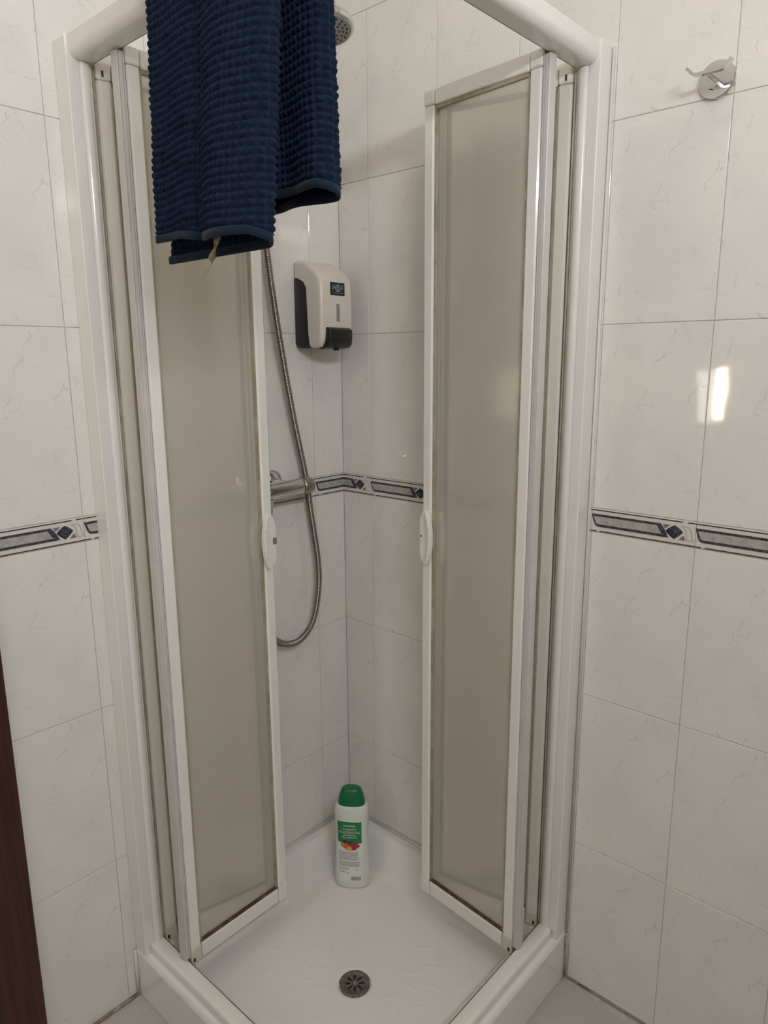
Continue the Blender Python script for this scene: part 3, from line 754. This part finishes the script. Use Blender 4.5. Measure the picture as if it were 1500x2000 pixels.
v, f = lathe([(0.007, 0), (0.007, -0.004), (0.0045, -0.005)], (0.088, -0.103, 1.416), (0, 0, 1), 16); obj('spout', v, f, DISPB, lev, smooth=True)
def pt(px, py, xx):
    d = fw * F_PX + rt * (px - 750) - up * (py - 1000); t = (xx - CAM.x) / d.x; return CAM + d * t
FX = 0.0934
v, f = box((FX - 0.001, FX + 0.0006, -0.1055, -0.0925, 1.474, 1.517), 0.003, 3)
v = [(p[0], p[1], p[2]) for p in v]
wn = obj('level_window', *merge(box((FX - 0.002, FX + 0.0005, -0.1055, -0.0945, 1.476, 1.516), 0.0012, 2)), DISPS, ds)
lb = obj('brand_plate', *box((FX - 0.002, FX + 0.0008, -0.1235, -0.0775, 1.5345, 1.5635), 0.003, 3), DISPB, ds)
def text_mesh(body, size, width=None, weight=0.0):
    cu_ = bpy.data.curves.new('t', 'FONT'); cu_.body = body; cu_.size = size; cu_.align_x = 'CENTER'; cu_.offset = weight
    o_ = bpy.data.objects.new('t', cu_); COL.objects.link(o_)
    dg = bpy.context.evaluated_depsgraph_get(); ev = o_.evaluated_get(dg); m_ = ev.to_mesh()
    V = [Vector(v_.co) for v_ in m_.vertices]; Fc = [list(p.vertices) for p in m_.polygons]; ev.to_mesh_clear()
    bpy.data.objects.remove(o_); bpy.data.curves.remove(cu_)
    if width and V:
        w0 = max(v_.x for v_ in V) - min(v_.x for v_ in V)
        for v_ in V: v_.x *= width / w0
    return V, Fc
def ring_flat(r0_, r1_, n=28):
    V = []; Fc = []
    for k in range(n):
        a = 2 * PI * k / n; V += [(r0_ * math.cos(a), r0_ * math.sin(a), 0), (r1_ * math.cos(a), r1_ * math.sin(a), 0)]
    for k in range(n): k2 = (k + 1) % n; Fc.append((2 * k, 2 * k + 1, 2 * k2 + 1, 2 * k2))
    return V, Fc
def on_front(V, cy, cz): return [(FX + 0.0010, cy + p[0], cz + p[1]) for p in V]
LZ = 1.549; LY = -0.1005
parts = []
v, f = text_mesh('P', 0.017); parts.append((on_front(v, LY - 0.0135, LZ - 0.004), f))
v, f = text_mesh('F', 0.017); parts.append((on_front(v, LY + 0.0145, LZ - 0.004), f))
v, f = ring_flat(0.0058, 0.0078); parts.append((on_front(v, LY, LZ + 0.0015), f))
v, f = ring_flat(0.0028, 0.0042); parts.append((on_front(v, LY, LZ + 0.0015), f))
for k in range(8):
    a = 2 * PI * k / 8; c0 = (LY + 0.0093 * math.cos(a), LZ + 0.0015 + 0.0093 * math.sin(a)); e = 0.0008
    parts.append(([(FX + 0.001, c0[0] - e, c0[1] - e), (FX + 0.001, c0[0] + e, c0[1] - e), (FX + 0.001, c0[0] + e, c0[1] + e), (FX + 0.001, c0[0] - e, c0[1] + e)], [(0, 1, 2, 3)]))
parts.append(([(FX + 0.001, LY - 0.017, LZ - 0.0095), (FX + 0.001, LY + 0.017, LZ - 0.0095), (FX + 0.001, LY + 0.017, LZ - 0.0089), (FX + 0.001, LY - 0.017, LZ - 0.0089)], [(0, 1, 2, 3)]))
obj('emblem', *merge(*parts), LOGO, lb)

# ------------------------------------------------------------------ mixer, hose, shower head on the left wall
mz, mx = 1.098, 0.057
mxr = empty('shower_mixer', (0, -0.32, mz), 'chrome horizontal bar shower mixer on the left wall, partly behind frosted glass', 'shower mixer')
v, f = lathe([(0.0165, 0), (0.0195, 0.003), (0.0195, 0.157), (0.0165, 0.160)], (mx, -0.199 - 0.160, mz), (0, 1, 0), 32); obj('mixer_bar', v, f, CHROME, mxr, smooth=False, auto=40)
for y0, sg in ((-0.1985, 1), (-0.3595, -1)):
    v, f = lathe([(0.0190, 0), (0.0206, 0.002), (0.0200, 0.026), (0.0185, 0.0295), (0.010, 0.0305)], (mx, y0, mz), (0, sg, 0), 32); obj('control_knob', v, f, SATIN if sg > 0 else CHROME, mxr, auto=40)
for ya in (-0.242, -0.345):
    v, f = lathe([(0.034, 0.0008), (0.034, 0.004), (0.028, 0.010), (0.0165, 0.0135), (0.0150, 0.030), (0.0150, 0.042)], (0, ya, mz + 0.004), (1, 0, 0), 32); obj('escutcheon', v, f, CHROME, mxr, auto=35)
v, f = lathe([(0.010, 0), (0.010, -0.012), (0.0085, -0.014), (0.0085, -0.020)], (mx, -0.295, mz - 0.018), (0, 0, 1), 20); obj('hose_outlet', v, f, CHROME, mxr, auto=40)
ctrl = [(0.062, -0.2935, 1.8985), (0.045, -0.292, 1.86), (0.034, -0.280, 1.78), (0.030, -0.261, 1.6906), (0.030, -0.2429, 1.549), (0.028, -0.2205, 1.417), (0.024, -0.1855, 1.252), (0.022, -0.152, 1.110), (0.022, -0.139, 1.0234), (0.026, -0.1235, 0.90), (0.029, -0.126, 0.82), (0.030, -0.1505, 0.738), (0.032, -0.204, 0.703), (0.036, -0.268, 0.722), (0.044, -0.318, 0.79), (0.052, -0.328, 0.90), (0.056, -0.305, 1.00), (0.057, -0.295, 1.0590)]
pts = spline(ctrl, 30)
# resample evenly
dl_ = [0.0]
for a, b in zip(pts[:-1], pts[1:]): dl_.append(dl_[-1] + (b - a).length)
T = dl_[-1]; n_ = int(T / 0.0011); out = []; j = 0
for i in range(n_ + 1):
    s_ = T * i / n_
    while j < len(dl_) - 2 and dl_[j + 1] < s_: j += 1
    out.append(pts[j].lerp(pts[j + 1], min(1, (s_ - dl_[j]) / max(1e-9, dl_[j + 1] - dl_[j]))))
rads = [(0.0083, 0.0080, 0.0056)[i % 3] for i in range(len(out))]
v, f = tube(out, rads, 12)
hs = obj('shower_hose', v, f, HOSEM, origin=(0.03, -0.2, 0.70), smooth=True)
props(hs, 'ribbed steel shower hose looping down the left wall below the mixer', 'hose')
hc = Vector((0.200, -0.2195, 2.0185)); hn = Vector((0.19, -0.11, -0.97)).normalized()
sh = empty('hand_shower', tuple(hc), 'round chrome shower head with grey nozzle plate, beside the navy towel', 'shower head')
v, f = lathe([(0.046, 0.0035), (0.0505, 0.0030), (0.0530, 0.0), (0.0535, -0.006), (0.050, -0.014), (0.036, -0.022), (0.016, -0.027)], hc, hn, 48, (False, True)); obj('head_shell', v, f, CHROME, sh, smooth=True)
v, f = lathe([(0.0462, 0.0018), (0.0452, 0.0030), (0.020, 0.0034), (0.001, 0.0034)], hc, hn, 48, (True, True)); fpl = obj('spray_plate', v, f, FACEM, sh, auto=40)
t1 = hn.orthogonal().normalized(); t2 = hn.cross(t1)
for rad_, cnt in ((0.014, 6), (0.023, 11), (0.031, 16), (0.0385, 20)):
    for k in range(cnt):
        a = 2 * PI * k / cnt + rad_ * 60; c = hc + hn * 0.0030 + (t1 * math.cos(a) + t2 * math.sin(a)) * rad_
        v, f = lathe([(0.0021, 0), (0.0018, 0.0022), (0.0009, 0.0026)], c, hn, 8); obj('nozzle', v, f, RUBBER, fpl)
hb = hc - hn * 0.020
v, f = tube(spline([hb, hb + Vector((-0.035, -0.012, 0.002)), Vector((0.115, -0.258, 2.005)), Vector((0.080, -0.283, 1.955)), Vector((0.062, -0.2935, 1.905))], 8), [0.017 - 0.006 * (i / 32) for i in range(33)], 16); obj('grip_handle', v, f, CHROME, sh, smooth=True)
v, f = lathe([(0.022, 0.0008), (0.022, 0.006), (0.013, 0.010), (0.012, 0.060)], (0, -0.288, 1.94), (1, 0, 0), 24)
v2, f2 = lathe([(0.0165, -0.018), (0.0175, 0), (0.0165, 0.018)], (0.0705, -0.2885, 1.930), Vector((0.30, 0.2, 0.9)), 20)
br = obj('wall_bracket', *merge((v, f), (v2, f2)), CHROME, sh, auto=35)

# ------------------------------------------------------------------ robe hook on the right wall
hk = empty('robe_hook', (0.8725, 0, 1.826), 'chrome double robe hook on a round plate, high on the right wall', 'robe hook')
v, f = lathe([(0.0285, 0.0005), (0.0285, 0.006), (0.0272, 0.0078), (0.001, 0.0078)], (0.8725, 0, 1.826), (0, -1, 0), 48); obj('round_plate', v, f, CHROME, hk, auto=35)
obj('stem', *box((0.8680, 0.8770, -0.0416, -0.0078, 1.8225, 1.8290), 0.0015), CHROME, hk)
path = [(0.8385, 1.8378), (0.8425, 1.8352), (0.8475, 1.8292), (0.8510, 1.8268), (0.8550, 1.8260), (0.8900, 1.8260), (0.8940, 1.8268), (0.8985, 1.8292), (0.9040, 1.8352), (0.9075, 1.8378)]
V = []; Fc = []; n = len(path)
for i, p in enumerate(path):
    d = (Vector(path[min(i + 1, n - 1)]) - Vector(path[max(i - 1, 0)])).normalized(); q = Vector((-d.y, d.x)) * 0.0022; p = Vector(p)
    for sg, yy in ((1, -0.0505), (1, -0.0415), (-1, -0.0415), (-1, -0.0505)): V.append((p.x + q.x * sg, yy, p.y + q.y * sg))
for i in range(n - 1):
    for k in range(4): Fc.append((4 * i + k, 4 * i + (k + 1) % 4, 4 * i + 4 + (k + 1) % 4, 4 * i + 4 + k))
Fc += [(0, 1, 2, 3), (4 * n - 4, 4 * n - 3, 4 * n - 2, 4 * n - 1)]
v, f = fix(V, Fc); obj('double_arm', v, f, CHROME, hk, auto=40)

# ------------------------------------------------------------------ shampoo bottle in the tray
BC = Vector((0.1458, -0.1373, 0.0345)); byaw = math.radians(-54); BN = Vector((math.cos(byaw), math.sin(byaw), 0)); BX = Vector((-BN.y, BN.x, 0))   # BX: to the viewer's right
bt = empty('shampoo_bottle', tuple(BC), 'white shampoo bottle with a green cap standing in the tray corner', 'bottle')
EXP = 2.5
SEC = [(0.0, 0.0385, 0.0215), (0.002, 0.0425, 0.0245), (0.008, 0.0455, 0.0265), (0.03, 0.0462, 0.0272), (0.07, 0.0450, 0.0262), (0.11, 0.0432, 0.0250), (0.15, 0.0428, 0.0250), (0.19, 0.0440, 0.0256), (0.212, 0.0448, 0.0262), (0.224, 0.0440, 0.0255), (0.232, 0.0412, 0.0235), (0.2365, 0.0370, 0.0215), (0.238, 0.030, 0.018)]
CAPS = [(0.2372, 0.0348, 0.0215), (0.2385, 0.0356, 0.0222), (0.248, 0.0342, 0.0215), (0.260, 0.0312, 0.0200), (0.270, 0.0276, 0.0182), (0.2765, 0.0245, 0.0162), (0.2802, 0.0195, 0.0125), (0.2815, 0.0085, 0.0050)]
def sect(h, a, b, n=56):
    out = []
    for k in range(n):
        t = 2 * PI * k / n; c, s_ = math.cos(t), math.sin(t)
        xx = a * math.copysign(abs(c) ** (2 / EXP), c); yy = b * math.copysign(abs(s_) ** (2 / EXP), s_)
        out.append(BC + BX * xx + BN * yy + Vector((0, 0, h)))
    return out
def loft(secs, n=56):
    V = []; Fc = []
    for s_ in secs: V += sect(*s_, n)
    for i in range(len(secs) - 1):
        for k in range(n): Fc.append((i * n + k, i * n + (k + 1) % n, (i + 1) * n + (k + 1) % n, (i + 1) * n + k))
    Fc += [list(range(n)), [(len(secs) - 1) * n + k for k in range(n)]]
    return fix(V, Fc)
def dense(secs, m=4):
    out = []
    P = [Vector(s_) for s_ in secs]
    for p in spline(P, m): out.append(tuple(p))
    return out
obj('bottle_body', *loft(dense(SEC)), BOTTLE, bt, smooth=True)
cap = obj('flip_cap', *loft(dense(CAPS)), CAPG, bt, smooth=True, label='green flip cap')
DS = dense(SEC, 8)
def ab(h):
    for p, q in zip(DS[:-1], DS[1:]):
        if p[0] <= h <= q[0]: t = (h - p[0]) / max(1e-9, q[0] - p[0]); return p[1] + (q[1] - p[1]) * t, p[2] + (q[2] - p[2]) * t
    return SEC[5][1], SEC[5][2]
def surf(xx, h, lift):
    a, b = ab(h); yy = b * max(0.0, 1 - abs(xx / a) ** EXP) ** (1 / EXP)
    return BC + BX * xx + BN * (yy + lift) + Vector((0, 0, h))
def patch(x0, x1, h0, h1, lift, nx_=12, nz_=10):
    V = [surf(x0 + (x1 - x0) * i / nx_, h0 + (h1 - h0) * j / nz_, lift) for j in range(nz_ + 1) for i in range(nx_ + 1)]
    Fc = [(j * (nx_ + 1) + i, j * (nx_ + 1) + i + 1, (j + 1) * (nx_ + 1) + i + 1, (j + 1) * (nx_ + 1) + i) for j in range(nz_) for i in range(nx_)]
    return V, Fc
LX0, LX1 = -0.0345, 0.0280
lab = obj('label', *patch(LX0, LX1, 0.022, 0.196, 0.0003, 14, 24), LABW, bt, smooth=True, label='white paper label with green heading, fruit picture and fine print')
obj('green_heading', *patch(LX0, LX1, 0.134, 0.196, 0.0006, 14, 10), LABG, lab, smooth=True)
def on_bottle(VF, cx, ch, lift): return [surf(cx + p[0], ch + p[1], lift) for p in VF[0]], VF[1]
LCX = (LX0 + LX1) / 2
T_ = []
for body, sz, hh, wdt in (('CHAMPÚ', 0.0085, 0.1715, 0.034), ('MULTIFRUTAS', 0.0090, 0.1625, 0.053), ('SHAMPOO', 0.0065, 0.1555, 0.032), ('MULTIFRUITS', 0.0065, 0.1485, 0.040)):
    T_.append(on_bottle(text_mesh(body, sz, wdt), LCX, hh, 0.0009))
for k in range(10):      # brand line too small to read: short strokes
    T_.append(patch(LCX - 0.0150 + 0.0031 * k, LCX - 0.0128 + 0.0031 * k, 0.1835, 0.1860 + 0.0008 * (k % 3 == 0), 0.0009, 1, 1))
obj('heading_print', *merge(*T_), INKW, lab)
def blob(cx, ch, a, b, lift, rot=0.0, n=16):
    V = [surf(cx, ch, lift)] + [surf(cx + a * math.cos(2 * PI * k / n) * math.cos(rot) - b * math.sin(2 * PI * k / n) * math.sin(rot), ch + a * math.cos(2 * PI * k / n) * math.sin(rot) + b * math.sin(2 * PI * k / n) * math.cos(rot), lift) for k in range(n)]
    return V, [(0, 1 + k, 1 + (k + 1) % n) for k in range(n)]
fr = [('fruit_print', FR_P, [(LCX + 0.013, 0.1226, 0.010, 0.005, 0.2), (LCX - 0.016, 0.128, 0.008, 0.006, 0)], 0.0008), ('fruit_print', FR_O, [(LCX - 0.010, 0.1275, 0.014, 0.0095, -0.3), (LCX - 0.002, 0.119, 0.010, 0.006, 0)], 0.0010),
      ('fruit_print', FR_R, [(LCX + 0.010, 0.1300, 0.017, 0.0070, -0.25), (LCX + 0.010, 0.1200, 0.009, 0.0055, 0.1)], 0.0012), ('fruit_print', FR_Y, [(LCX - 0.001, 0.1195, 0.0075, 0.0060, 0.3)], 0.0014), ('fruit_print', FR_D, [(LCX - 0.012, 0.1385, 0.0065, 0.0050, 0.1), (LCX + 0.001, 0.1365, 0.0050, 0.0030, 0.2)], 0.0014)]
for nm, m, L_, lift in fr: obj(nm, *merge(*[blob(a, b, c, d, lift, e) for a, b, c, d, e in L_]), m, lab)
T_ = []
rnd = random.Random(5)
for row in range(17):
    h = 0.1075 - row * 0.00315
    if row in (8, 14): continue
    xx = LX0 + 0.003; lim = LX1 - 0.004 - (0.0 if row < 14 else 0.026) - rnd.random() * 0.008
    while xx < lim:
        ln = 0.002 + rnd.random() * 0.006; T_.append(patch(xx, min(xx + ln, lim), h, h + 0.0013, 0.0007, 1, 1)); xx += ln + 0.0009
for k in range(4): T_.append(blob(LX0 + 0.006 + 0.0068 * k, 0.0510 - 0.0006 * k, 0.0019, 0.0019, 0.0007, 0, 8))
T_.append(on_bottle(text_mesh('1 L', 0.0085), LX1 - 0.013, 0.0545, 0.0007)); T_.append(on_bottle(text_mesh('e', 0.006), LX1 - 0.003, 0.0545, 0.0007))
obj('fine_print', *merge(*T_), INK, lab)
T_ = []; xx = LX1 - 0.029
while xx < LX1 - 0.003:
    wdt = rnd.choice((0.0005, 0.0008, 0.0013)); T_.append(patch(xx, xx + wdt, 0.0270, 0.0375, 0.0007, 1, 1)); xx += wdt + rnd.choice((0.0005, 0.0008))
obj('barcode', *merge(*T_), INK, lab)
